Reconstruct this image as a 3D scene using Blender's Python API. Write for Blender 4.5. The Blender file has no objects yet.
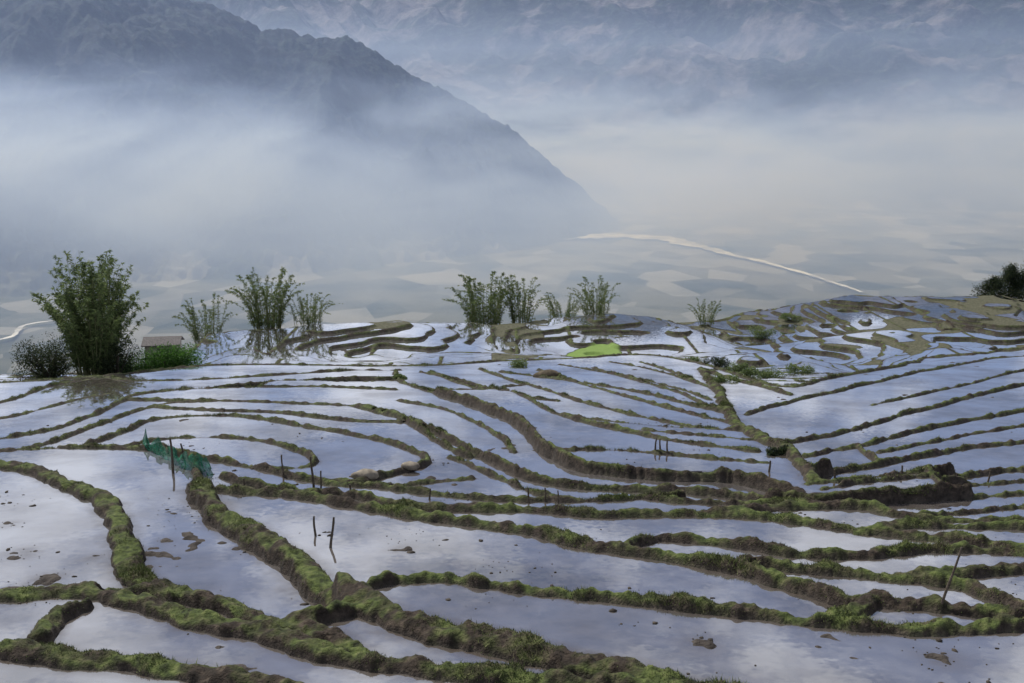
import bpy, math, random
import numpy as np
from mathutils import Vector
random.seed(7); rng=np.random.default_rng(7)
scene=bpy.context.scene
try:
    scene.view_settings.view_transform='Standard'; scene.view_settings.look='None'; scene.view_settings.exposure=0
except Exception: pass
F=1005.0; PITCH=math.radians(12.0); CP,SP=math.cos(PITCH),math.sin(PITCH)
# ---------------- camera
cd=bpy.data.cameras.new("camera"); cam=bpy.data.objects.new("camera",cd); scene.collection.objects.link(cam)
cam.location=(0,0,0); cam.rotation_euler=(math.radians(90)-PITCH,0,0)
cd.sensor_width=36; cd.lens=36*F/1024; cd.clip_start=0.5; cd.clip_end=40000
scene.camera=cam
# ---------------- noise
def _h(ix,iy,seed):
    n=(ix.astype(np.int64)*374761393+iy.astype(np.int64)*668265263+seed*974634777)&0xffffffff
    n=((n^(n>>13))*1274126177)&0xffffffff
    n=(n^(n>>16))&0xffffffff
    return n/4294967295.0
def vn(x,y,seed=0):
    ix=np.floor(x);iy=np.floor(y);fx=x-ix;fy=y-iy
    fx=fx*fx*(3-2*fx);fy=fy*fy*(3-2*fy)
    a=_h(ix,iy,seed);b=_h(ix+1,iy,seed);c=_h(ix,iy+1,seed);d=_h(ix+1,iy+1,seed)
    return (a+(b-a)*fx)+((c+(d-c)*fx)-(a+(b-a)*fx))*fy
def fbm(x,y,o=4,seed=0,g=0.5):
    s=0;a=1;t=0
    for i in range(o):
        s=s+a*(vn(x*2**i+i*17.3,y*2**i-i*9.1,seed+i)-0.5);t+=a;a*=g
    return s/t*2
def ridged(x,y,o=4,seed=0):
    s=0;a=1;t=0
    for i in range(o):
        s=s+a*(1-np.abs(2*vn(x*2**i+i*7.7,y*2**i+i*3.1,seed+i)-1));t+=a;a*=0.5
    return s/t
def sst(a,b,x):
    t=np.clip((x-a)/(b-a),0,1);return t*t*(3-2*t)
# ---------------- base surface of the terraced hillside
PY=[0,10,17,23,31,37,45,55,68,80,92,105,120,140,160,200,260]
PZ=[-8.3,-9.2,-10.13,-11.4,-12.8,-13.8,-15.0,-16.55,-18.6,-20.6,-22.8,-25.1,-27.4,-30.2,-33.2,-40,-52]
ES=[-1.0,-0.5,-0.36,-0.31,-0.2,-0.1,0.05,0.2,0.3,0.5,1.0]
EE=[92,93,97,122,140,150,165,165,180,195,215]
def base(x,y):
    z=np.interp(y,PY,PZ); s=x/np.maximum(y,1)
    def g(cx,cy,sx,sy,a): return a*np.exp(-((x-cx)/sx)**2-((y-cy)/sy)**2)
    z=z+g(-12,137,17,13,3.0)+g(-24,131,13,10,1.9)+g(-4,126,8,8,0.7)
    z=z+g(17,153,16,12,3.3)+g(4,147,10,10,1.4)+g(21,139,9,8,0.9)
    z=z+g(62,172,32,20,5.0)+g(100,185,42,26,4.2)+g(2,132,7,12,-0.8)+g(33,150,8,16,-1.2)+g(-38,122,12,10,1.8)+g(52,140,10,9,1.8)+g(40,128,7,9,-0.6)+g(75,145,12,10,2.0)
    far=sst(94,108,y)
    z=z+far*fbm(x/14,y/14,3,5)*1.25+far*sst(20,45,x)*fbm(x/8,y/8,2,25)*0.8
    E=np.interp(s,ES,EE)
    d=np.maximum(y-E,0)
    z=z-d*d/(d+12)*0.62
    return z
def ray(u,v):
    cx=(u-512)/F; cy=-(v-341.5)/F
    return np.array([cx, CP+cy*SP, -SP+cy*CP])
TT=np.concatenate([np.arange(8,120,0.1),np.arange(120,260,0.25)])
def proj(u,v,dz=0.0):
    d=ray(u,v); d=d/d[1]
    X=d[0]*TT;Z=d[2]*TT
    h=Z-(base(X,TT)+dz)
    k=np.argmax(h<0)
    if h[k]>=0: k=len(TT)-1
    return np.array([X[k],TT[k],Z[k]])
def at_depth(u,v,y):
    d=ray(u,v);d=d/d[1];return d*y
# ---------------- bund lines traced over the hillside (projected on the ground)
LINES=[
 (0.75,[(0,470),(40,478),(85,494),(112,515),(128,545),(140,572),(175,590),(230,602),(290,622),(360,645)]),
 (0.85,[(205,488),(215,510),(250,530),(290,555),(330,585),(370,605),(420,625),(500,640),(560,655),(640,672),(730,690)]),
 (0.55,[(225,494),(290,500),(340,506),(400,515),(480,525),(560,537),(640,550),(720,562),(800,580),(870,597),(960,607),(1024,612)]),
 (0.5,[(375,590),(450,587),(540,598),(640,607),(740,615),(830,627),(930,632),(1024,628)]),
 (0.45,[(870,600),(850,612),(830,627)]),
 (0.5,[(620,547),(660,537),(740,543),(800,550),(860,550),(940,546),(1024,549)]),
 (0.45,[(740,563),(830,568),(900,574),(960,580),(1024,600)]),
 (0.5,[(900,574),(960,570),(1024,566)]),
 (0.55,[(300,492),(360,496),(420,505),(530,507),(620,511),(700,511),(790,515),(880,527),(960,533),(1024,540)]),
 (0.5,[(380,488),(480,497),(560,498),(640,496),(720,490),(800,488),(900,490),(1024,492)]),
 (0.5,[(700,511),(780,506),(860,504),(910,512),(1024,517)]),
 (0.4,[(640,496),(700,500),(800,502),(860,504)]),
 (0.5,[(860,527),(930,522),(1024,524)]),
 (0.75,[(0,603),(80,600),(160,612),(250,634),(350,654),(450,668),(560,678),(680,692)]),
 (0.7,[(0,652),(80,656),(180,666),(260,680),(330,694)]),
 (0.5,[(80,600),(130,590),(175,590)]),
 (0.45,[(30,640),(50,624),(90,612)]),
 (0.45,[(290,618),(330,614),(370,605)]),
 # mid left
 (0.45,[(0,400),(45,389),(100,382),(130,384),(200,383),(280,380),(350,377),(400,377)]),
 (0.45,[(0,427),(50,420),(90,410),(125,398),(180,392),(260,390),(330,390),(395,392)]),
 (0.4,[(0,438),(50,430),(100,416),(150,403),(220,400),(300,402),(350,404),(400,412),(440,430),(470,442)]),
 (0.45,[(0,446),(60,440),(110,425),(160,412),(230,410),(290,416),(350,424),(400,432),(427,443),(405,453),(340,461),(290,458)]),
 (0.4,[(70,450),(100,438),(150,429),(210,426),(270,430),(312,441),(300,449),(200,452)]),
 (0.55,[(0,455),(70,452),(150,454),(230,456),(300,459),(350,462),(400,454)]),
 (0.55,[(150,454),(200,462),(260,471),(320,482),(380,488),(440,494)]),
 (0.5,[(190,462),(200,476),(205,488)]),
 (0.5,[(225,478),(260,487),(300,492)]),
 (0.35,[(125,398),(180,399),(220,400)]),
 (0.35,[(260,390),(280,385),(350,386),(400,385)]),
 (0.35,[(330,478),(350,470),(420,462),(470,458)]),
 # centre fan
 (0.5,[(395,378),(402,386),(440,396),(480,406),(520,420),(545,440),(580,454),(650,461),(740,464),(800,478)]),
 (0.4,[(430,378),(470,388),(520,400),(560,416),(620,428),(680,438),(760,446)]),
 (0.4,[(480,376),(530,388),(580,400),(630,410),(690,420),(742,428)]),
 (0.4,[(540,377),(590,388),(640,398),(690,408),(735,416)]),
 (0.35,[(590,375),(640,384),(680,393),(722,406)]),
 (0.35,[(640,371),(680,380),(715,390)]),
 (0.35,[(400,400),(450,408),(490,423),(515,440)]),
 (0.4,[(350,404),(410,415),(450,428),(490,445),(540,460),(600,467),(700,469),(790,480),(850,481)]),
 (0.35,[(560,416),(600,420),(660,425),(742,428)]),
 (0.35,[(500,378),(560,383),(640,392),(720,406)]),
 (0.35,[(440,396),(500,396),(560,400)]),
 (0.3,[(560,373),(610,379),(660,386),(712,398)]),
 (0.3,[(610,371),(655,377),(700,386)]),
 (0.3,[(402,387),(440,390),(480,391),(530,388)]),
 (0.3,[(180,392),(240,386),(300,383),(350,381),(398,381)]),
 (0.3,[(640,428),(690,432),(750,436)]),
 (0.3,[(420,378),(460,383),(500,392)]),
 (0.3,[(150,403),(210,406),(280,408),(350,414),(410,415)]),
 (0.3,[(560,445),(620,445),(690,450),(770,455)]),
 (0.3,[(0,412),(40,405),(75,398),(110,393)]),
 (0.3,[(450,442),(500,458),(560,474),(640,480),(720,479)]),
 (0.3,[(820,476),(900,468),(1024,461)]),
 (0.3,[(1024,418),(940,429),(880,438)]),
 (0.3,[(1024,377),(960,388),(900,397),(870,402)]),
 # right
 (0.9,[(700,376),(716,388),(735,415),(760,435),(790,446),(814,470)]),
 (0.6,[(700,376),(740,384),(792,394)]),
 (0.4,[(1024,367),(960,373),(900,381),(840,391),(792,399),(748,409)]),
 (0.45,[(1024,387),(920,406),(860,419),(800,429),(756,434)]),
 (0.4,[(1024,406),(920,421),(860,433),(805,441)]),
 (0.4,[(1024,430),(950,437),(880,447),(808,458)]),
 (0.45,[(1024,452),(930,461),(860,468),(806,472)]),
 (0.45,[(1024,470),(930,475),(850,479),(790,480)]),
 (0.35,[(860,433),(880,447)]),(0.35,[(930,461),(940,475)]),
 (0.35,[(1024,480),(950,486),(900,490)]),
]
def catmull(P,n=5):
    P=[np.array(p,float) for p in P]
    P=[2*P[0]-P[1]]+P+[2*P[-1]-P[-2]]
    out=[]
    for i in range(1,len(P)-2):
        a,b,c,d=P[i-1:i+3]
        for k in range(n):
            t=k/n
            out.append(0.5*((2*b)+(-a+c)*t+(2*a-5*b+4*c-d)*t*t+(-a+3*b-3*c+d)*t**3))
    out.append(P[-2]); return out
# ---------------- grid
ys=[9.0]
while ys[-1]<300:
    y=ys[-1]; dy=min(0.0030*y,0.2) if y<215 else 1.2
    if y<15: dy=0.08
    ys.append(y+dy)
ys=np.array(ys); S0,S1=-0.66,0.66; ss=np.linspace(S0,S1,1100); ds=ss[1]-ss[0]
Yg,Sg=np.meshgrid(ys,ss,indexing='ij'); Xg=Sg*Yg
R,C=Xg.shape
B=base(Xg,Yg)
DN=np.full((R,C),9.0)
def stamp(pts,w):
    for a,b in zip(pts[:-1],pts[1:]):
        pad=2.6*w
        y0=min(a[1],b[1])-pad;y1=max(a[1],b[1])+pad
        r0=np.searchsorted(ys,y0);r1=np.searchsorted(ys,y1)
        if r1<=r0: continue
        yy=max(y0,5)
        sa=[(x+q)/yv for x in (a[0],b[0]) for q in (-pad,pad) for yv in (yy,y1)]
        c0=int(max(0,(min(sa)-S0)/ds));c1=int(min(C,(max(sa)-S0)/ds+2))
        if c1<=c0: continue
        X=Xg[r0:r1,c0:c1];Y=Yg[r0:r1,c0:c1]
        dx,dy=b[0]-a[0],b[1]-a[1];L=dx*dx+dy*dy+1e-9
        t=np.clip(((X-a[0])*dx+(Y-a[1])*dy)/L,0,1)
        d=np.hypot(X-a[0]-t*dx,Y-a[1]-t*dy)/w
        DN[r0:r1,c0:c1]=np.minimum(DN[r0:r1,c0:c1],d)
for w,P in LINES:
    P=list(P)
    for e in (0,-1):
        u=P[e][0]
        if u<=0 or u>=1024:
            q=P[1] if e==0 else P[-2]; p=P[e]
            k=110/abs(p[0]-q[0]); n=(p[0]+(p[0]-q[0])*k, p[1]+(p[1]-q[1])*k*0.6)
            if e==0: P=[n]+P
            else: P=P+[n]
    vm=np.mean([p[1] for p in P])
    w=w*(0.52 if vm>500 else (0.38 if vm>450 else 0.44))
    pts=[proj(u,v) for u,v in catmull(P,6)]
    pts=[(p[0]+0.25*float(fbm(np.array(p[0]/2.5),np.array(p[1]/2.5),2,91)),p[1]+0.25*float(fbm(np.array(p[0]/2.5),np.array(p[1]/2.5),2,92))) for p in pts]
    stamp(pts,w)
# limit between traced part and contour terraces
BL=[(-150,384),(0,385),(130,379),(200,374),(270,373),(400,374),(520,371),(640,366),(700,372),(780,388),(830,382),(900,374),(1024,361),(1170,345)]
bp=[proj(u,v) for u,v in catmull(BL,5)]
stamp([(p[0],p[1]) for p in bp],0.3)
bs=np.array([p[0]/p[1] for p in bp]);by=np.array([p[1] for p in bp]);o=np.argsort(bs)
YB=np.interp(Sg,bs[o],by[o])
farm=Yg>YB
# contour terraces
H=0.38
Bc=B+0.20*fbm(Xg/4.5,Yg/4.5,2,15)
Q=Bc/H; K=np.floor(Q); fr=Q-K
gy=np.gradient(Bc,axis=0)/np.gradient(Yg,axis=0); gx=np.gradient(Bc,axis=1)/(Yg*ds)
G=np.hypot(gx,gy)+0.01
dc=np.minimum(fr*H/G,8)/0.31
E=np.interp(Sg,ES,EE)
beyond=Yg>E+1.5+3*fbm(Xg/6,Yg/6,2,44)
# cross bunds inside contour terraces
cell=vn(Xg/8+K*3.7,K*5.1+0*Xg,12)
cr=np.abs(cell-0.5)
gc=np.hypot(np.gradient(cell,axis=0)/np.gradient(Yg,axis=0),np.gradient(cell,axis=1)/(Yg*ds))+1e-3
dcr=np.minimum(cr/gc,8)/0.22
DF=np.minimum(dc,dcr)
DN=np.where(farm,np.minimum(DF,DN),DN)
edge=fbm(Xg*1.7,Yg*1.7,3,61)*0.5+fbm(Xg*0.5,Yg*0.5,2,62)*0.35
near=~farm
DNn=DN+edge*np.where(near,1,0.3)
bund=(DNn<1)|beyond|(near&(DN<0.45))
water=~bund
# dry / planted terraces
fieldc=proj(592,357)
green=((Xg-fieldc[0]-0.25*(Yg-fieldc[1]))/3.6)**2+((Yg-fieldc[1])/8.0)**2<1+0.3*fbm(Xg/2,Yg/2,2,77)
dryn=fbm(Xg/9,Yg/9+K*0.7,2,78)
dry=farm&(dryn>0.38)
# labels in the traced part
lab=np.zeros(R*C,np.int32); wm=(water&near).ravel().tolist()
seen=bytearray(R*C); n=0
for i0 in range(0,R*C,7):
    if wm[i0] and not seen[i0]:
        n+=1; st=[i0]; seen[i0]=1; acc=[]
        while st:
            i=st.pop(); acc.append(i); c=i%C
            if c>0 and wm[i-1] and not seen[i-1]: seen[i-1]=1; st.append(i-1)
            if c<C-1 and wm[i+1] and not seen[i+1]: seen[i+1]=1; st.append(i+1)
            if i>=C and wm[i-C] and not seen[i-C]: seen[i-C]=1; st.append(i-C)
            if i<(R-1)*C and wm[i+C] and not seen[i+C]: seen[i+C]=1; st.append(i+C)
        lab[acc]=n
lab=lab.reshape(R,C)
cnt=np.bincount(lab.ravel(),minlength=n+1)
small=cnt[lab]<60
water&=~(near&small); bund=~water
lab[~water]=0
mean=np.bincount(lab.ravel(),weights=B.ravel(),minlength=n+1)/np.maximum(cnt,1)
OFF=-0.22
level=np.where(near, mean[lab]+0.78*(B-mean[lab])+OFF, K*H+0.03)
labf=np.where(near,lab,5000+(K+300).astype(np.int32)*2+(cell>0.5)); labf[~water]=0
NEG=-1e6
lv=np.where(water,level,NEG)
M=lv.copy()
def dil_max(A):
    o=A.copy()
    o[1:]=np.maximum(o[1:],A[:-1]);o[:-1]=np.maximum(o[:-1],A[1:])
    for k in range(3):
        p=o.copy()
        p[:,1:]=np.maximum(p[:,1:],o[:,:-1]);p[:,:-1]=np.maximum(p[:,:-1],o[:,1:]);o=p
    return o
for it in range(10):
    D=dil_max(M); ok=bund&(D>NEG/2)&((it<3)|near)&((it<5)|(Yg<50))
    M=np.where(ok,np.maximum(D,M),M)
M=np.where(M<NEG/2,B+OFF*0.5,M)
M=np.where(beyond,np.minimum(M,B+0.2),M)
def blur(A,nr,nc):
    for _ in range(nr):
        P=np.pad(A,((1,1),(0,0)),mode='edge'); A=(P[:-2]+2*P[1:-1]+P[2:])/4
    for _ in range(nc):
        P=np.pad(A,((0,0),(1,1)),mode='edge'); A=(P[:,:-2]+2*P[:,1:-1]+P[:,2:])/4
    return A
prof=np.clip(1-np.maximum(DNn,0)**2,0,1)
rough=fbm(Xg*2.2,Yg*2.2,4,81)
rough2=fbm(Xg*7,Yg*7,2,83)
Zb=blur(M,2,5)
Zb=np.where(bund,np.maximum(Zb,M-0.08),M)
hb=np.where(near,0.06,0.05)+np.where(near,0.11,0.04)*prof+np.where(near,1,0.3)*(rough*0.20+rough2*0.08)*sst(0,0.5,prof)
clod=np.clip(fbm(Xg*1.6,Yg*1.6,3,101)+0.75*fbm(Xg/5,Yg/5,2,103)-0.76,0,1)*0.4
boost=np.zeros_like(Xg)
for u,v,r in ((22,545,.7),(15,578,.8),(45,566,.5),(95,548,.35),(165,532,.4),(190,505,.4),(60,590,.5),(700,640,.5),(940,655,.5),(400,545,.5),(8,520,.5)):
    q=proj(u,v); boost+=np.exp(-((Xg-q[0])/r)**2-((Yg-q[1])/(r*1.3))**2)
clod=clod+np.clip(boost*(0.65+fbm(Xg*2.6,Yg*2.6,3,111))-0.42,0,0.5)*0.3
Zw=level-0.07+clod+0.02*rough
Zt=np.where(bund,Zb+np.maximum(hb,0.03),Zw)
Zt=np.where(beyond,B+0.3*rough,Zt)
Zt=np.where((dry|green)&water&farm,level+0.03+0.05*rough,Zt)
Zt=blur(Zt,1,2)
# ---------------- mesh helper
def mk_mesh(name,V,Fq,mat=None,attrs=None,smooth=True,parent=None):
    V=np.asarray(V,np.float32).reshape(-1,3);Fq=np.asarray(Fq,np.int32);k=Fq.shape[1];nf=len(Fq)
    me=bpy.data.meshes.new(name)
    me.vertices.add(len(V));me.vertices.foreach_set('co',V.ravel())
    me.loops.add(nf*k);me.loops.foreach_set('vertex_index',Fq.ravel())
    me.polygons.add(nf);me.polygons.foreach_set('loop_start',np.arange(0,nf*k,k,dtype=np.int32))
    me.polygons.foreach_set('loop_total',np.full(nf,k,np.int32))
    if smooth: me.polygons.foreach_set('use_smooth',np.ones(nf,bool))
    me.update(calc_edges=True)
    for a,v in (attrs or {}).items():
        at=me.attributes.new(a,'FLOAT','POINT');at.data.foreach_set('value',np.asarray(v,np.float32).ravel())
    if mat: me.materials.append(mat)
    ob=bpy.data.objects.new(name,me);scene.collection.objects.link(ob)
    if parent: ob.parent=parent
    return ob
def grid_faces(R,C):
    i=np.arange(R*C).reshape(R,C)
    return np.stack([i[:-1,:-1],i[:-1,1:],i[1:,1:],i[1:,:-1]],-1).reshape(-1,4)
# ---------------- material helper
class NT:
    def __init__(s,name):
        s.m=bpy.data.materials.new(name);s.m.use_nodes=True;s.t=s.m.node_tree;s.t.nodes.clear()
        s.out=s.n('ShaderNodeOutputMaterial')
    def n(s,t,**k):
        x=s.t.nodes.new(t)
        for a,b in k.items(): setattr(x,a,b)
        return x
    def l(s,a,b): s.t.links.new(a,b)
    def pos(s): return s.n('ShaderNodeNewGeometry').outputs['Position']
    def noise(s,scale,det=4,vec=None,rough=0.55,dist=0.0):
        x=s.n('ShaderNodeTexNoise');x.inputs['Scale'].default_value=scale;x.inputs['Detail'].default_value=det;x.inputs['Roughness'].default_value=rough;x.inputs['Distortion'].default_value=dist
        s.l(vec if vec is not None else s.pos(),x.inputs['Vector']);return x.outputs['Fac']
    def scl(s,v,sc):
        x=s.n('ShaderNodeVectorMath',operation='MULTIPLY');s.l(v,x.inputs[0]);x.inputs[1].default_value=sc;return x.outputs[0]
    def ramp(s,fac,st):
        x=s.n('ShaderNodeValToRGB');e=x.color_ramp.elements
        while len(e)<len(st): e.new(0.5)
        for q,(p,c) in zip(e,st): q.position=p;q.color=(*c,1) if len(c)==3 else c
        s.l(fac,x.inputs[0]);return x.outputs[0]
    def mix(s,f,a,b,bt='MIX'):
        x=s.n('ShaderNodeMix',data_type='RGBA',blend_type=bt)
        for v,i in ((f,0),(a,6),(b,7)):
            if isinstance(v,(int,float)): x.inputs[i].default_value=v
            elif isinstance(v,tuple): x.inputs[i].default_value=(*v,1)
            else: s.l(v,x.inputs[i])
        return x.outputs[2]
    def math(s,op,a,b=None,clamp=False):
        x=s.n('ShaderNodeMath',operation=op,use_clamp=clamp)
        for v,i in ((a,0),(b,1)):
            if v is None: continue
            if isinstance(v,(int,float)): x.inputs[i].default_value=v
            else: s.l(v,x.inputs[i])
        return x.outputs[0]
    def mr(s,v,a,b,c=0,d=1,smooth=False):
        x=s.n('ShaderNodeMapRange',interpolation_type='SMOOTHSTEP' if smooth else 'LINEAR');s.l(v,x.inputs[0])
        for i,q in enumerate((a,b,c,d)): x.inputs[i+1].default_value=q
        return x.outputs[0]
    def attr(s,a): return s.n('ShaderNodeAttribute',attribute_name=a).outputs['Fac']
    def bsdf(s,col,rough=0.8,spec=0.3,bump=None,bs=0.3,bd=0.05,**kw):
        b=s.n('ShaderNodeBsdfPrincipled')
        if isinstance(col,tuple): b.inputs['Base Color'].default_value=(*col,1)
        else: s.l(col,b.inputs['Base Color'])
        if isinstance(rough,(int,float)): b.inputs['Roughness'].default_value=rough
        else: s.l(rough,b.inputs['Roughness'])
        b.inputs['Specular IOR Level'].default_value=spec
        if bump is not None:
            x=s.n('ShaderNodeBump');x.inputs['Strength'].default_value=bs;x.inputs['Distance'].default_value=bd
            s.l(bump,x.inputs['Height']);s.l(x.outputs[0],b.inputs['Normal'])
        s.l(b.outputs[0],s.out.inputs['Surface']);return b
def simple(name,c1,c2,scale,rough=0.85,bs=0.5,bd=0.03,spec=0.2):
    n=NT(name);f=n.noise(scale,4);n.bsdf(n.ramp(f,[(0.3,c1),(0.7,c2)]),rough,spec,f,bs,bd);return n.m
# terrain material
n=NT("terrace_soil_grass")
geo=n.n('ShaderNodeNewGeometry');sep=n.n('ShaderNodeSeparateXYZ');n.l(geo.outputs['Normal'],sep.inputs[0])
f1=n.noise(0.9,5);f2=n.noise(5,4);f3=n.noise(18,3)
gcol=n.ramp(f2,[(0.28,(0.024,0.028,0.012)),(0.42,(0.048,0.062,0.018)),(0.58,(0.088,0.108,0.030)),(0.75,(0.15,0.155,0.06))])
soil=n.ramp(f2,[(0.3,(0.013,0.010,0.007)),(0.55,(0.042,0.031,0.022)),(0.8,(0.11,0.085,0.06))])
mud=n.ramp(n.noise(2.5,5),[(0.3,(0.022,0.018,0.015)),(0.7,(0.08,0.066,0.054))])
fl=n.mr(sep.outputs[2],0.5,0.88)
gm=n.math('MULTIPLY',fl,n.mr(f1,0.41,0.57))
c=n.mix(gm,soil,gcol)
c=n.mix(n.attr('bund'),mud,c)
grn=n.ramp(f3,[(0.3,(0.12,0.19,0.04)),(0.7,(0.21,0.29,0.08))])
dryc=n.ramp(n.noise(3,5),[(0.3,(0.045,0.05,0.025)),(0.55,(0.095,0.09,0.055)),(0.8,(0.15,0.135,0.10))])
c=n.mix(n.attr('dry'),c,dryc)
c=n.mix(n.attr('green'),c,grn)
n.bsdf(c,0.9,0.15,n.math('ADD',f3,f2),0.9,0.06)
Mter=n.m
hill=mk_mesh("terraced_hillside",np.stack([Xg,Yg,Zt],-1),grid_faces(R,C),Mter,
   {'bund':blur(bund.astype(float),1,1),'green':blur((green&farm)*1.0,1,3),'dry':(dry&water&~green)*1.0})
# water
WL=labf.copy()
WLv=np.where(water,level,NEG)
for it in range(3):
    for ax,sh in ((0,1),(0,-1),(1,1),(1,-1),(1,1),(1,-1)):
        L2=np.roll(WL,sh,ax);V2=np.roll(WLv,sh,ax)
        m=(WL==0)&(L2>0); WL=np.where(m,L2,WL); WLv=np.where(m,V2,WLv)
WL=np.where((green&farm)|beyond|(dry&farm),0,WL)
fq=grid_faces(R,C); wl=WL.ravel()
okf=(wl[fq[:,0]]>0)&(wl[fq[:,0]]==wl[fq[:,1]])&(wl[fq[:,0]]==wl[fq[:,2]])&(wl[fq[:,0]]==wl[fq[:,3]])
fq=fq[okf]; used=np.unique(fq); rem=np.zeros(R*C,np.int64);rem[used]=np.arange(len(used))
tone=_h(wl.astype(np.int64),wl.astype(np.int64)*3+1,5)
shore=np.clip(1-(DNn-1)/np.where(near,1.2,0.6),0,1)
shore=np.maximum(shore,np.clip(boost*0.8,0,1)).ravel()
VW=np.stack([Xg.ravel(),Yg.ravel(),WLv.ravel()],-1)[used]
n=NT("paddy_water")
p=n.pos();w1=n.noise(0.22,4,n.scl(p,(1,1,0.2)));w2=n.noise(1.6,6,rough=0.62)
mudc=n.ramp(n.math('ADD',n.math('MULTIPLY',w1,0.5),n.math('MULTIPLY',w2,0.5)),[(0.38,(0.03,0.024,0.018)),(0.5,(0.085,0.07,0.058)),(0.62,(0.14,0.122,0.105))])
mudc=n.mix(n.math('MULTIPLY',n.attr('tone'),0.6),mudc,(0.12,0.11,0.105))
shf=n.math('MULTIPLY',n.attr('shore'),n.mr(w2,0.3,0.6,0.3,1.0))
mudc=n.mix(n.math('MULTIPLY',shf,0.8),mudc,(0.05,0.036,0.024))
dif=n.n('ShaderNodeBsdfDiffuse');n.l(mudc,dif.inputs[0])
gl=n.n('ShaderNodeBsdfGlossy');gl.inputs['Color'].default_value=(0.90,0.93,0.98,1)
rr=n.mr(w2,0.4,0.7,0.01,0.07);n.l(rr,gl.inputs['Roughness'])
wob=n.n('ShaderNodeTexNoise');wob.inputs['Scale'].default_value=4.0;wob.inputs['Detail'].default_value=3;n.l(p,wob.inputs['Vector'])
wv=n.n('ShaderNodeVectorMath',operation='MULTIPLY_ADD');n.l(wob.outputs['Color'],wv.inputs[0]);wv.inputs[1].default_value=(0.02,0.02,0);wv.inputs[2].default_value=(-0.01,-0.01,1)
nrm=n.n('ShaderNodeVectorMath',operation='NORMALIZE');n.l(wv.outputs[0],nrm.inputs[0])
n.l(nrm.outputs[0],gl.inputs['Normal'])
fr_=n.n('ShaderNodeFresnel');fr_.inputs['IOR'].default_value=2.1;n.l(nrm.outputs[0],fr_.inputs['Normal'])
fac=n.math('MULTIPLY',n.mr(fr_.outputs[0],0.12,0.46,0.30,1.0),n.mr(w1,0.35,0.6,0.72,1.08))
fac=n.math('MULTIPLY',fac,n.math('SUBTRACT',1.0,n.math('MULTIPLY',shf,0.45)),True)
mx=n.n('ShaderNodeMixShader');n.l(fac,mx.inputs[0]);n.l(dif.outputs[0],mx.inputs[1]);n.l(gl.outputs[0],mx.inputs[2])
n.l(mx.outputs[0],n.out.inputs['Surface']);Mwat=n.m
mk_mesh("paddy_water",VW,rem[fq],Mwat,{'tone':tone[used],'shore':shore[used]})
# ---------------- helper: real ground height
def ground(x,y):
    r=int(np.clip(np.searchsorted(ys,y),1,R-1));c=int(np.clip(round((x/y-S0)/ds),0,C-1))
    return float(Zt[r,c])
def place(u,v):
    p=proj(u,v,0.0);return np.array([p[0],p[1],ground(p[0],p[1])])
# ---------------- grass on bunds
bi=np.flatnonzero((bund&(Yg<98)&(Sg>-0.6)&(Sg<0.6)&(Yg>13)).ravel())
yb=Yg.ravel()[bi]; area=(yb*ds)*(np.minimum(0.0030*yb,0.2))
cl=fbm(Xg.ravel()[bi]*0.8,yb*0.8,3,200)
wgt=area*np.clip(0.4+cl*2.6,0.02,2)/np.maximum(yb/25,1)**1.0*sst(0,0.3,prof.ravel()[bi])
pick=rng.choice(bi,size=180000,p=wgt/wgt.sum())
px=Xg.ravel()[pick]+rng.uniform(-1,1,len(pick))*0.03;py=Yg.ravel()[pick]+rng.uniform(-1,1,len(pick))*0.04;pz=Zt.ravel()[pick]-0.02
sc=(0.7+py/80)
hh=rng.uniform(0.02,0.075,len(pick))*np.clip(0.8+fbm(px*0.5,py*0.5,2,210)*1.8,0.35,2.4)*sc
ww=rng.uniform(0.006,0.015,len(pick))*sc
an=rng.uniform(0,2*np.pi,len(pick));la=rng.uniform(0,2*np.pi,len(pick));ln=rng.uniform(0.2,1.2,len(pick))*hh
V=np.zeros((len(pick),3,3))
V[:,0]=np.stack([px-np.cos(an)*ww,py-np.sin(an)*ww,pz],-1)
V[:,1]=np.stack([px+np.cos(an)*ww,py+np.sin(an)*ww,pz],-1)
V[:,2]=np.stack([px+np.cos(la)*ln,py+np.sin(la)*ln,pz+hh],-1)
n=NT("bund_grass");t=n.attr('rnd')
cg=n.ramp(n.math('ADD',n.math('MULTIPLY',t,0.45),n.math('MULTIPLY',n.noise(0.7,4),0.55)),[(0.25,(0.035,0.044,0.014)),(0.45,(0.075,0.10,0.024)),(0.62,(0.14,0.16,0.045)),(0.8,(0.22,0.195,0.105))])
n.bsdf(cg,0.7,0.2);Mgr=n.m
mk_mesh("bund_grass",V.reshape(-1,3),np.arange(len(pick)*3).reshape(-1,3),Mgr,{'rnd':np.repeat(rng.uniform(0,1,len(pick)),3)},smooth=False)
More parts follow.
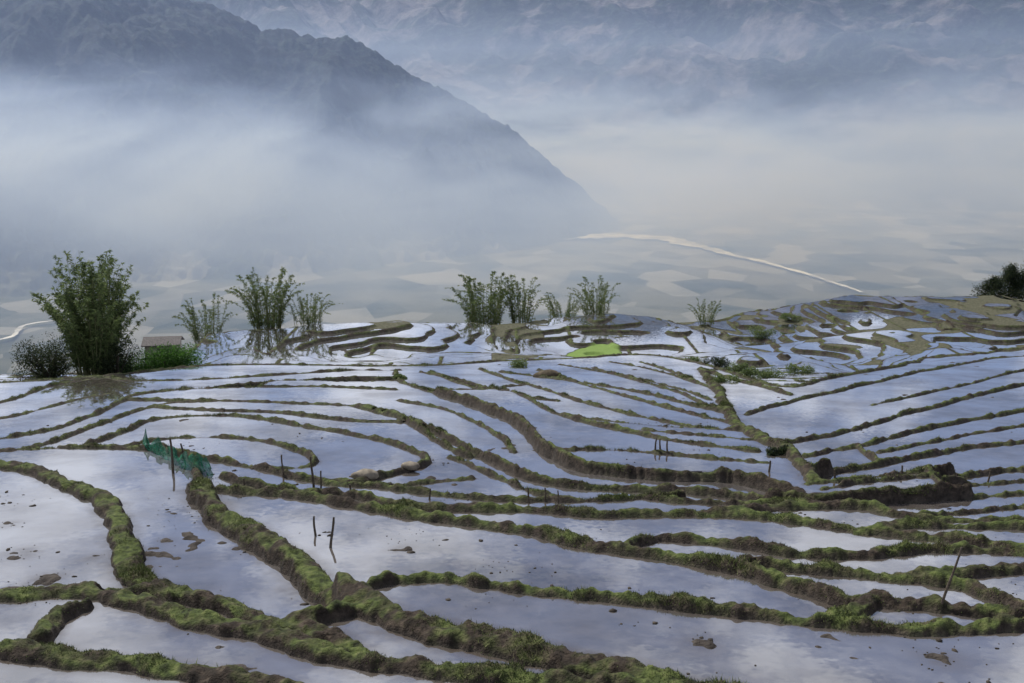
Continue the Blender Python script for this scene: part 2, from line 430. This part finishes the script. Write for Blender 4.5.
# ---------------- mud clods / stones in the paddies
import bmesh
def ico(sub=1):
    bm=bmesh.new();bmesh.ops.create_icosphere(bm,subdivisions=sub,radius=1)
    v=np.array([x.co[:] for x in bm.verts]);f=np.array([[q.index for q in p.verts] for p in bm.faces]);bm.free();return v,f
iv,if_=ico(1)
wi=np.flatnonzero((water&near&(Yg<60)&(np.abs(Sg)<0.6)&(Yg>13)).ravel())
wx=Xg.ravel()[wi];wy=Yg.ravel()[wi]
cw=(np.clip(fbm(wx/3,wy/3,3,303)-0.05,0,1)**1.5*0.6+0.4*boost.ravel()[wi])*wy*wy/np.maximum(wy/30,1)
pk=rng.choice(wi,size=900,p=cw/cw.sum())
VV=[];FF=[];o_=0
for i in pk:
    r=0.014+0.08*random.random()**6
    a=iv*np.array([r*random.uniform(.8,1.8),r*random.uniform(.8,1.6),r*random.uniform(.3,.7)])
    a=a*(1+0.25*rng.standard_normal((len(iv),1)))
    VV.append(a+[Xg.ravel()[i],Yg.ravel()[i],level.ravel()[i]+0.01]);FF.append(if_+o_);o_+=len(iv)
mk_mesh("mud_clods",np.concatenate(VV),np.concatenate(FF),simple("mud_clod",(0.025,0.02,0.015),(0.07,0.055,0.04),6))
# boulders
def boulder(u,v,r,mat,name="boulder"):
    v2,f2=ico(3);p=place(u,v)
    q=v2*np.array([r*1.5,r,r*0.7]);q=q*(1+0.22*fbm(v2[:,0]*1.7+u,v2[:,1]*1.7+v2[:,2]*1.3,3,9))[:,None]
    ob=mk_mesh(name,q,f2,mat);ob.location=(p[0],p[1],p[2]+r*0.2);return ob
Mrock=simple("rock",(0.12,0.10,0.075),(0.28,0.24,0.18),4)
boulder(365,459,0.42,Mrock);boulder(410,452,0.3,Mrock);boulder(548,381,0.8,simple("dark_rock",(0.04,0.03,0.018),(0.11,0.085,0.05),3))
# ---------------- posts and net
Mwood=simple("weathered_wood",(0.035,0.026,0.018),(0.12,0.095,0.07),14)
def post(u,v,h,r=0.035,lean=(0,0),name="fence_post",at=None,parent=None):
    p=at if at is not None else place(u,v)
    k=7;lv_=8;V=[];Fs=[]
    for j in range(lv_):
        t=j/(lv_-1);rr_=r*(1.1-0.35*t)*(1+0.12*random.uniform(-1,1))
        cx=lean[0]*t*h+0.02*math.sin(t*5+u);cy=lean[1]*t*h+0.015*math.cos(t*4+v)
        for i in range(k):
            a=2*math.pi*i/k;V.append((cx+rr_*math.cos(a),cy+rr_*math.sin(a),-0.25+t*(h+0.25)))
    V.append((lean[0]*h,lean[1]*h,h+r*0.4))
    me=bpy.data.meshes.new(name);fs=[(j*k+i,j*k+(i+1)%k,(j+1)*k+(i+1)%k,(j+1)*k+i) for j in range(lv_-1) for i in range(k)]
    fs+=[((lv_-1)*k+i,(lv_-1)*k+(i+1)%k,len(V)-1) for i in range(k)]
    me.from_pydata(V,[],fs);me.materials.append(Mwood);ob=bpy.data.objects.new(name,me);scene.collection.objects.link(ob);ob.location=p
    return ob
POSTS=[(315,533,0.75,.04,0,0),(330,543,1.05,.045,.12,0),(940,606,1.35,.035,.33,.1),(283,478,0.85,.04,0,0),(314,492,1.3,.045,-.05,0),(320,492,0.8,.035,.1,0),
 (350,493,0.5,.04,0,0),(245,492,0.7,.035,0,0),(122,450,0.8,.04,0.05,0),(174,474,1.6,.055,-.04,0),(187,466,1.0,.05,-.2,0),(528,500,0.6,.04,.05,0),(558,500,0.5,.035,0,0),(545,499,0.4,.035,0,0),(605,497,0.5,.035,0,0),(585,498,0.35,.035,0,0),
 (660,447,0.7,.05,0,0),(655,447,0.6,.05,.1,0),(668,448,0.6,.05,-.1,0),(770,462,.6,.05,0,0),(835,470,.5,.05,0,0),(902,466,.6,.05,0,0),(958,462,.6,.05,0,0),(990,460,.6,.05,.1,0),(760,480,.5,.05,0,0),(720,482,.5,.05,0,0),(655,480,.5,.05,0,0),(430,497,.5,.04,0,0)]
for u,v,h,r,lx,ly in POSTS: post(u,v,h,r,(lx,ly))
# green net
NP=[(140,452),(158,458),(174,466),(190,472),(212,478)]
cpt=[place(u,v) for u,v in catmull(NP,8)]
V=[];hN=10
for i,pz_ in enumerate(cpt):
    for j in range(hN):
        t=j/(hN-1);hgt=0.75+0.2*math.sin(i*0.9)+0.12*math.sin(i*2.3)
        V.append((pz_[0]+0.07*math.sin(i*1.9+j),pz_[1]+0.12*math.sin(i*1.3+j*0.7),pz_[2]-0.05+t*hgt))
n=NT("green_netting");br=n.n('ShaderNodeTexVoronoi');br.inputs['Scale'].default_value=22;n.l(n.pos(),br.inputs['Vector'])
b=n.bsdf(n.ramp(n.noise(4,3),[(0.3,(0.005,0.07,0.035)),(0.7,(0.015,0.17,0.09))]),0.6,0.2)
al=n.mr(br.outputs['Distance'],0.25,0.45,1.0,0.75);n.l(al,b.inputs['Alpha'])
mk_mesh("green_net_fence",V,np.array([(i*hN+j,(i+1)*hN+j,(i+1)*hN+j+1,i*hN+j+1) for i in range(len(cpt)-1) for j in range(hN-1)]),n.m)
# ---------------- vegetation
def leafmat(name,c1,c2,c3):
    n=NT(name);t=n.math('ADD',n.math('MULTIPLY',n.attr('rnd'),0.6),n.math('MULTIPLY',n.noise(0.9,2),0.4))
    col=n.ramp(t,[(0.2,c1),(0.5,c2),(0.85,c3)])
    b=n.bsdf(col,0.6,0.25);tr=n.n('ShaderNodeBsdfTranslucent');n.l(col,tr.inputs[0]);m=n.n('ShaderNodeMixShader');m.inputs[0].default_value=0.4
    n.l(b.outputs[0],m.inputs[1]);n.l(tr.outputs[0],m.inputs[2]);n.l(m.outputs[0],n.out.inputs['Surface']);return n.m
Mbam=leafmat("bamboo_leaves",(0.05,0.075,0.03),(0.12,0.165,0.055),(0.24,0.29,0.10))  # leaf greens lightened to put distance haze into the colour
Mdark=leafmat("dark_leaves",(0.010,0.018,0.010),(0.028,0.042,0.018),(0.07,0.085,0.03))
Mbush=leafmat("bush_leaves",(0.02,0.05,0.01),(0.05,0.13,0.02),(0.12,0.25,0.04))
Mculm=simple("bamboo_culm",(0.09,0.10,0.04),(0.24,0.24,0.12),3)
def leaves(P,D,L,W):
    P=np.array(P);D=np.array(D);D/=np.linalg.norm(D,axis=1)[:,None]+1e-9
    sd=np.cross(D,rng.standard_normal(D.shape));sd/=np.linalg.norm(sd,axis=1)[:,None]+1e-9
    L=np.array(L)[:,None];W=np.array(W)[:,None]
    V=np.stack([P,P+D*L*0.45+sd*W,P+D*L,P+D*L*0.45-sd*W],1).reshape(-1,3)
    return V,np.arange(len(V)).reshape(-1,4)
def bamboo(loc,h,spread,nc,leaf_n,arch=0.5,name="bamboo_clump",mat=None,t0=0.12,bl0=0.06):
    e=bpy.data.objects.new(name,None);scene.collection.objects.link(e);e.location=loc
    CV=[];CF=[];o=0;P=[];D=[];L=[];W=[]
    for c in range(nc):
        a=random.uniform(0,2*math.pi);rb=spread*0.35*math.sqrt(random.random());ca,sa=math.cos(a),math.sin(a)
        far_=random.random()
        hc=h*(1.0-0.28*far_**2)*random.uniform(0.65,1.03);ln=(spread-rb)*(0.1+0.95*far_)
        a2=a+random.uniform(-.6,.6);seg=16;pts=[]
        for k in range(seg+1):
            t=k/seg;q=(0.45*t+0.55*t**3)*ln
            z=hc*(t-arch*0.30*t**6)
            pts.append(np.array([rb*ca+q*math.cos(a2)+0.02*math.sin(k+c),rb*sa+q*math.sin(a2),z-0.15]))
        for k,p in enumerate(pts):
            r=0.045*(1-k/seg)*h/11+0.01
            for i in range(4):
                b=math.pi/2*i;CV.append(p+[r*math.cos(b),r*math.sin(b),0])
            if k: 
                for i in range(4): CF.append((o+(k-1)*4+i,o+(k-1)*4+(i+1)%4,o+k*4+(i+1)%4,o+k*4+i))
        o+=(seg+1)*4
        nb=max(8,leaf_n//7)
        for b in range(nb):
            t=t0+(1-t0)*random.random();f=t*seg;i=min(int(f),seg-1);p=pts[i]+(pts[i+1]-pts[i])*(f-i)
            bl=random.uniform(0.25,1.0)*bl0*h*(1.25-1.05*t);ba=random.uniform(0,2*math.pi)
            tip=p+np.array([math.cos(ba)*bl,math.sin(ba)*bl,bl*random.uniform(-0.2,0.8)])
            for q in range(7):
                s_=random.uniform(0.0,1.0);pp=p+(tip-p)*s_
                P.append(pp);D.append([math.cos(ba)+random.uniform(-.9,.9),math.sin(ba)+random.uniform(-.9,.9),random.uniform(-1.2,0.5)])
                sc_=h/9.0
                L.append(random.uniform(0.18,0.34)*max(sc_,0.7));W.append(random.uniform(0.016,0.036)*max(sc_,0.8))
    mk_mesh(name+"_culms",CV,CF,Mculm,parent=e)
    V,Fq=leaves(P,D,L,W);mk_mesh(name+"_leaves",V,Fq,mat or Mbam,{'rnd':np.repeat(rng.uniform(0,1,len(P)),4)},smooth=False,parent=e)
    return e
def blob(loc,rx,ry,rz,nl,ls,name,mat,lobes=9,trunk=True):
    e=bpy.data.objects.new(name,None);scene.collection.objects.link(e);e.location=loc
    P=[];D=[];L=[];W=[];cs=[(random.uniform(-.7,.7)*rx,random.uniform(-.7,.7)*ry,random.uniform(0.2,.8)*rz,random.uniform(.25,.5)) for _ in range(lobes)]
    for i in range(nl):
        c=random.choice(cs);v=rng.standard_normal(3);v/=np.linalg.norm(v);r=random.uniform(0.45,1.15)*c[3]
        p=np.array([c[0]+v[0]*r*rx,c[1]+v[1]*r*ry,max(0.02,c[2]+v[2]*r*rz)]);P.append(p);D.append(v+rng.standard_normal(3)*0.7);L.append(ls*random.uniform(.6,1.3));W.append(ls*random.uniform(.12,.28))
    V,Fq=leaves(P,D,L,W);mk_mesh(name+"_foliage",V,Fq,mat,{'rnd':np.repeat(rng.uniform(0,1,len(P)),4)},smooth=False,parent=e)
    CV=[];CF=[];o=0
    for c in cs:
        for k in range(4):
            t=k/3;r=0.05*rz*(1-0.7*t)
            for i in range(5): CV.append((c[0]*t+r*math.cos(i*1.2566),c[1]*t+r*math.sin(i*1.2566),-0.2+(c[2]+.2)*t))
            if k:
                for i in range(5): CF.append((o+(k-1)*5+i,o+(k-1)*5+(i+1)%5,o+k*5+(i+1)%5,o+k*5+i))
        o+=20
    mk_mesh(name+"_branches",CV,CF,Mwood,parent=e);return e
def spot(u,y):
    x=(u-512)/F*y/ (CP)
    for _ in range(3):
        z=ground(x,y);depth=y*CP-z*SP;x=(u-512)/F*depth
    return np.array([x,y,ground(x,y)])
def pxh(y,px): return px/F*y*1.03
def on_px(u,v,y):
    p=spot(u,y);return p
bamboo(on_px(98,378,93),pxh(93,138),5.0,100,430,arch=0.3,t0=0.15,bl0=0.06)
blob(on_px(52,380,92),3.0,2.0,3.6,9000,0.2,"dark_shrub",Mdark,18)
blob(on_px(118,380,92),2.0,1.6,3.0,4000,0.2,"dark_shrub",Mdark,10)
bamboo(on_px(207,342,128),pxh(128,60),4.8,34,300,arch=0.6)
bamboo(on_px(268,340,132),pxh(132,78),5.6,50,330,arch=0.6)
bamboo(on_px(308,340,132),pxh(132,44),5.4,36,300,arch=0.9)
bamboo(on_px(484,335,152),pxh(152,72),6.6,56,330,arch=0.7)
bamboo(on_px(522,335,152),pxh(152,62),4.6,32,300,arch=0.6)
bamboo(on_px(596,316,158),pxh(158,54),5.4,38,300,arch=0.7)
bamboo(on_px(562,318,158),pxh(158,40),6.0,36,280,arch=0.8)
bamboo(on_px(706,332,160),pxh(160,32),3.4,26,240,arch=0.5)
blob(on_px(165,372,95),4.4,2.0,2.7,11000,0.2,"green_bush",Mbush,16)
blob(on_px(135,376,94),2.2,1.6,1.8,3000,0.2,"green_bush",Mbush,8)
for u,v,y,r in ((790,318,160,1.1),(765,326,150,1.6),(735,372,98,1.0),(700,366,101,1.2),(770,384,90,1.0),(800,372,95,.9),(780,455,47,.4),(725,395,80,.7),(520,377,93,.7),(400,385,82,.4),(670,360,105,1.0),(715,380,92,.8),(748,392,84,.7)):
    blob(on_px(u,v,y),r*1.5,r,r*1.0,int(1200+900*r),0.11+0.06*r,"bush",Mbam if random.random()<.6 else Mdark,9)
# dark tree on the right ridge
def tree(loc,h,w,name,mat,nl=9000):
    e=bpy.data.objects.new(name,None);scene.collection.objects.link(e);e.location=loc
    P=[];D=[];L=[];W=[];CV=[];CF=[];o=0
    def limb(a,b,r0,r1):
        nonlocal o
        for k in range(4):
            t=k/3;p=a+(b-a)*t;r=r0+(r1-r0)*t
            for i in range(6): CV.append(p+[r*math.cos(i*1.047),r*math.sin(i*1.047),0])
            if k:
                for i in range(6): CF.append((o+(k-1)*6+i,o+(k-1)*6+(i+1)%6,o+k*6+(i+1)%6,o+k*6+i))
        o+=24
    limb(np.array([0,0,-.5]),np.array([0.1,0,h]),0.03*h,0.004*h)
    for b in range(40):
        t=random.uniform(.02,.97);a=random.uniform(0,6.28);r=w*(1-t)**0.8*random.uniform(.6,1.1)+0.2
        s=np.array([0,0,t*h]);q=s+[r*math.cos(a),r*math.sin(a),r*random.uniform(-.1,.3)];limb(s,q,.01*h,.003*h)
        for k in range(nl//34):
            f=random.uniform(.2,1.05);P.append(s+(q-s)*f+rng.standard_normal(3)*0.09*w);D.append(rng.standard_normal(3));L.append(random.uniform(.15,.35));W.append(random.uniform(.04,.1))
    mk_mesh(name+"_trunk_and_limbs",CV,CF,Mwood,parent=e)
    V,Fq=leaves(P,D,L,W);mk_mesh(name+"_foliage",V,Fq,mat,{'rnd':np.repeat(rng.uniform(0,1,len(P)),4)},smooth=False,parent=e)
tree(on_px(1008,303,184),pxh(184,34),4.6,"ridge_tree",Mdark);tree(on_px(1028,303,184),pxh(184,44),5.0,"ridge_tree",Mdark);tree(on_px(992,305,182),pxh(182,20),4.0,"ridge_tree",Mdark,6000)
# hut
hb_=on_px(165,350,101)
hut=bpy.data.objects.new("farm_hut",None);scene.collection.objects.link(hut);hut.location=hb_+np.array([0,0,0.6]);hut.rotation_euler=(0,0,0.15)
def box(name,x0,x1,y0,y1,z0,z1,mat):
    bm=bmesh.new();bmesh.ops.create_cube(bm,size=1)
    for v in bm.verts: v.co=((x0+x1)/2+v.co.x*(x1-x0),(y0+y1)/2+v.co.y*(y1-y0),(z0+z1)/2+v.co.z*(z1-z0))
    me=bpy.data.meshes.new(name);bm.to_mesh(me);bm.free();me.materials.append(mat);ob=bpy.data.objects.new(name,me);scene.collection.objects.link(ob);ob.parent=hut;return ob
Mwall=simple("hut_plaster",(0.24,0.21,0.18),(0.42,0.38,0.33),5);Mroof=simple("hut_roof",(0.09,0.08,0.075),(0.18,0.16,0.15),7)
box("walls",-1.6,1.6,-1.2,1.2,-1.5,2.1,Mwall);box("door",-0.4,0.35,-1.24,-1.203,0,1.7,Mwood);box("window",0.7,1.2,-1.24,-1.203,0.9,1.5,Mwood)
me=bpy.data.meshes.new("roof");rv=[(-1.9,-1.5,2.05),(1.9,-1.5,2.05),(1.9,0,2.7),(-1.9,0,2.7),(1.9,1.5,2.05),(-1.9,1.5,2.05)];rv+=[(a,b,c+0.1) for a,b,c in rv]
me.from_pydata(rv,[],[(0,3,2,1),(3,5,4,2),(6,7,8,9),(9,8,10,11),(0,1,7,6),(5,11,10,4),(1,2,8,7),(2,4,10,8),(0,6,9,3),(3,9,11,5)])
me.materials.append(Mroof);rf=bpy.data.objects.new("roof",me);scene.collection.objects.link(rf);rf.parent=hut
# ---------------- valley + mountains
FL=-330.0
yv=np.concatenate([np.linspace(215,1500,90)[:-1],np.linspace(1500,4300,420)[:-1],np.linspace(4300,9500,300)])
sv=np.linspace(-1.0,1.0,1000);YV,SV=np.meshgrid(yv,sv,indexing='ij');XV=SV*YV
slope=np.interp(YV,[215,300,500,900,1300],[-95,-150,-240,-320,FL])
zv=slope+fbm(XV/140,YV/140,4,401)*np.interp(YV,[215,400,1200,1500],[4,18,10,3])
sil=[(-700,-190),(-400,-150),(-200,-120),(0,-75),(100,-35),(160,-12),(200,2),(230,14),(262,28),(300,33),(345,36),(370,50),(400,68),(440,88),(470,105),(500,120),(530,145),(552,162),(595,200),(640,240),(700,300)]
cp_=[at_depth(u,v,3400) for u,v in sil]
cx_=[p[0] for p in cp_];cz_=[p[2] for p in cp_]
wx=XV+fbm(XV/500,YV/500,3,410)*120
cz=np.interp(XV,cx_,cz_)
yc=3400+fbm(XV/600,0*XV,2,411)*60
dist=YV-yc
fl_=np.where(dist<0,-dist*0.52,dist*0.6)
gul=ridged(wx/330,YV/520,4,420)
mL=cz-fl_+(gul-0.62)*260*sst(0,500,np.abs(dist))*sst(FL,FL+200,cz-fl_) + fbm(XV/45,YV/45,4,421,0.7)*24+(vn(XV/17,YV/17,427)-.5)*14
sp=ridged((XV+0.55*YV)/1500+3.1,YV/3200,5,433)
mR=FL+np.clip(YV-4100-300*np.sin(XV/900+1)-np.clip(-XV,0,2000)*0.1,0,None)*0.42*(0.45+0.95*sp)+fbm(XV/180,YV/180,4,434)*60*sst(4300,5200,YV)
mR=np.minimum(mR,1500+200*fbm(XV/900,YV/900,3,440))
zz=np.maximum(np.maximum(zv,mL),mR-6)
n=NT("valley_and_mountain_ground");p=n.pos();sp_=n.n('ShaderNodeSeparateXYZ');n.l(p,sp_.inputs[0])
fo=n.noise(0.016,9,rough=0.85);fo2=n.noise(0.0022,7,rough=0.65)
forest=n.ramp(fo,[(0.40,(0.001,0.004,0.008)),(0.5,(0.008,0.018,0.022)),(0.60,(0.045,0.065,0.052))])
bare_mist=n.ramp(fo,[(0.35,(0.04,0.045,0.055)),(0.65,(0.20,0.18,0.185))])  # pale patches: bare soil, and lighter mist painted into the slope colour
forest=n.mix(n.math('MULTIPLY',n.mr(fo2,0.49,0.58),n.mr(sp_.outputs[1],3900,4600)),forest,bare_mist)
vo=n.n('ShaderNodeTexVoronoi');vo.inputs['Scale'].default_value=0.011;n.l(n.scl(p,(1,0.6,0)),vo.inputs['Vector'])
fields=n.mix(0.5,n.ramp(n.noise(0.006,7),[(0.4,(0.02,0.05,0.03)),(0.56,(0.20,0.21,0.17))]),n.ramp(vo.outputs['Color'],[(0.2,(0.03,0.05,0.04)),(0.5,(0.16,0.16,0.13)),(0.8,(0.44,0.43,0.42))]))
c=n.mix(n.mr(sp_.outputs[2],FL+15,FL+80),fields,forest)
n.bsdf(c,0.9,0.1,fo,1.0,12)
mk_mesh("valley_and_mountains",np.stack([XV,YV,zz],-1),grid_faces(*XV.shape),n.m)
# river
def floorpt(u,v,z=FL+6):
    d=ray(u,v);return d*(z/d[2])
def ribbon(name,pts,ws,mat):
    Q=[floorpt(u,v) for u,v in catmull(pts,14)];V=[];Fs=[]
    W=np.interp(np.linspace(0,1,len(Q)),np.linspace(0,1,len(ws)),ws)
    for i,q in enumerate(Q):
        a=Q[max(i-1,0)];b=Q[min(i+1,len(Q)-1)];t=(b-a)[:2];t/=np.linalg.norm(t);w=W[i]*(1+0.35*math.sin(i*0.9)*math.sin(i*.37));off=0.25*W[i]*math.sin(i*0.43)
        V+=[(q[0]-t[1]*(w+off),q[1]+t[0]*(w+off),q[2]),(q[0]+t[1]*(w-off),q[1]-t[0]*(w-off),q[2])]
        if i: Fs.append((2*i-2,2*i-1,2*i+1,2*i))
    return mk_mesh(name,V,Fs,mat)
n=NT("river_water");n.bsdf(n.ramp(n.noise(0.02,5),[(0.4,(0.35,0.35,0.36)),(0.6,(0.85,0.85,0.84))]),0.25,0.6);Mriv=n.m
ribbon("river",[(370,244),(440,235),(500,238),(545,238),(590,236),(650,237),(690,244),(730,254),(780,266),(830,281),(862,292)],[6,10,20,56,60,54,28,14,9,6,4],Mriv)
ribbon("valley_road",[(-30,345),(12,336),(22,326),(55,320),(80,318)],[3,4,4,3,2],Mriv)
# ---------------- mist volume filling the valley
def volbox(name,x0,x1,y0,y1,z0,z1):
    bm=bmesh.new();bmesh.ops.create_cube(bm,size=1)
    for v in bm.verts: v.co=((x0+x1)/2+v.co.x*(x1-x0),(y0+y1)/2+v.co.y*(y1-y0),(z0+z1)/2+v.co.z*(z1-z0))
    me=bpy.data.meshes.new(name);bm.to_mesh(me);bm.free();ob=bpy.data.objects.new(name,me);scene.collection.objects.link(ob);return ob
vb=volbox("valley_mist",-5500,5500,330,9300,-420,480)
n=NT("mist_volume");p=n.pos();s_=n.n('ShaderNodeSeparateXYZ');n.l(p,s_.inputs[0]);z=s_.outputs[2]
nz=n.noise(1.0,4,n.scl(p,(0.0013,0.0009,0.004)),0.6,0.6)
zz_=n.math('ADD',z,n.mr(nz,0.3,0.7,-190,190))
zz_=n.math('ADD',zz_,n.mr(s_.outputs[0],-900,300,0,40,True))
lay=n.math('MULTIPLY',n.mr(z,-320,-130,0.2,1,True),n.mr(zz_,-170,130,1,0,True))
lay=n.math('MULTIPLY',lay,n.mr(s_.outputs[1],700,2300,0.28,1.0,True))
pat=n.mr(nz,0.35,0.65,1.8,0.15)
den=n.math('ADD',n.math('MULTIPLY',n.math('MULTIPLY',lay,pat),0.0014),n.mr(s_.outputs[1],3300,4500,0.00009,0.00023))
v=n.n('ShaderNodeVolumeScatter');v.inputs['Color'].default_value=(0.50,0.645,1.0,1);v.inputs['Anisotropy'].default_value=0.35;n.l(den,v.inputs['Density'])
n.l(v.outputs[0],n.out.inputs['Volume'])
try: n.m.cycles.volume_step_rate=0.6
except Exception as e_: print(e_)
vb.data.materials.append(n.m)
# ---------------- light
SE=math.radians(48);SA=math.radians(-40)
sd=bpy.data.lights.new("sun","SUN");sd.energy=4.8;sd.angle=math.radians(4);sd.color=(1,0.98,0.94)
sun=bpy.data.objects.new("sun",sd);scene.collection.objects.link(sun)
dv=Vector((math.sin(SA)*math.cos(SE),math.cos(SA)*math.cos(SE),math.sin(SE)))
sun.rotation_euler=(-dv).to_track_quat('-Z','Y').to_euler()
W=bpy.data.worlds.new("World");scene.world=W;W.use_nodes=True;t=W.node_tree;t.nodes.clear()
o=t.nodes.new('ShaderNodeOutputWorld');bg=t.nodes.new('ShaderNodeBackground');bg.inputs[1].default_value=0.128
sk=t.nodes.new('ShaderNodeTexSky');sk.sky_type='NISHITA';sk.sun_disc=False;sk.sun_elevation=SE;sk.sun_rotation=SA
tc=t.nodes.new('ShaderNodeTexCoord');mp=t.nodes.new('ShaderNodeMapping');mp.inputs['Scale'].default_value=(1,1,2.0);t.links.new(tc.outputs['Generated'],mp.inputs[0])
nn=t.nodes.new('ShaderNodeTexNoise');nn.inputs['Scale'].default_value=6;nn.inputs['Detail'].default_value=7;nn.inputs['Roughness'].default_value=0.6;t.links.new(mp.outputs[0],nn.inputs[0])
cr_=t.nodes.new('ShaderNodeValToRGB');cr_.color_ramp.elements[0].position=0.45;cr_.color_ramp.elements[1].position=0.60;cr_.color_ramp.elements[0].color=(0.0,)*3+(1,);t.links.new(nn.outputs[0],cr_.inputs[0])
dk=t.nodes.new('ShaderNodeMix');dk.data_type='RGBA';dk.inputs[0].default_value=0.88;dk.inputs[7].default_value=(1.5,1.95,3.3,1);t.links.new(sk.outputs[0],dk.inputs[6])
mxx=t.nodes.new('ShaderNodeMix');mxx.data_type='RGBA';mxx.inputs[7].default_value=(6.4,6.6,7.3,1)
t.links.new(cr_.outputs[0],mxx.inputs[0]);t.links.new(dk.outputs[2],mxx.inputs[6]);t.links.new(mxx.outputs[2],bg.inputs[0]);t.links.new(bg.outputs[0],o.inputs[0])
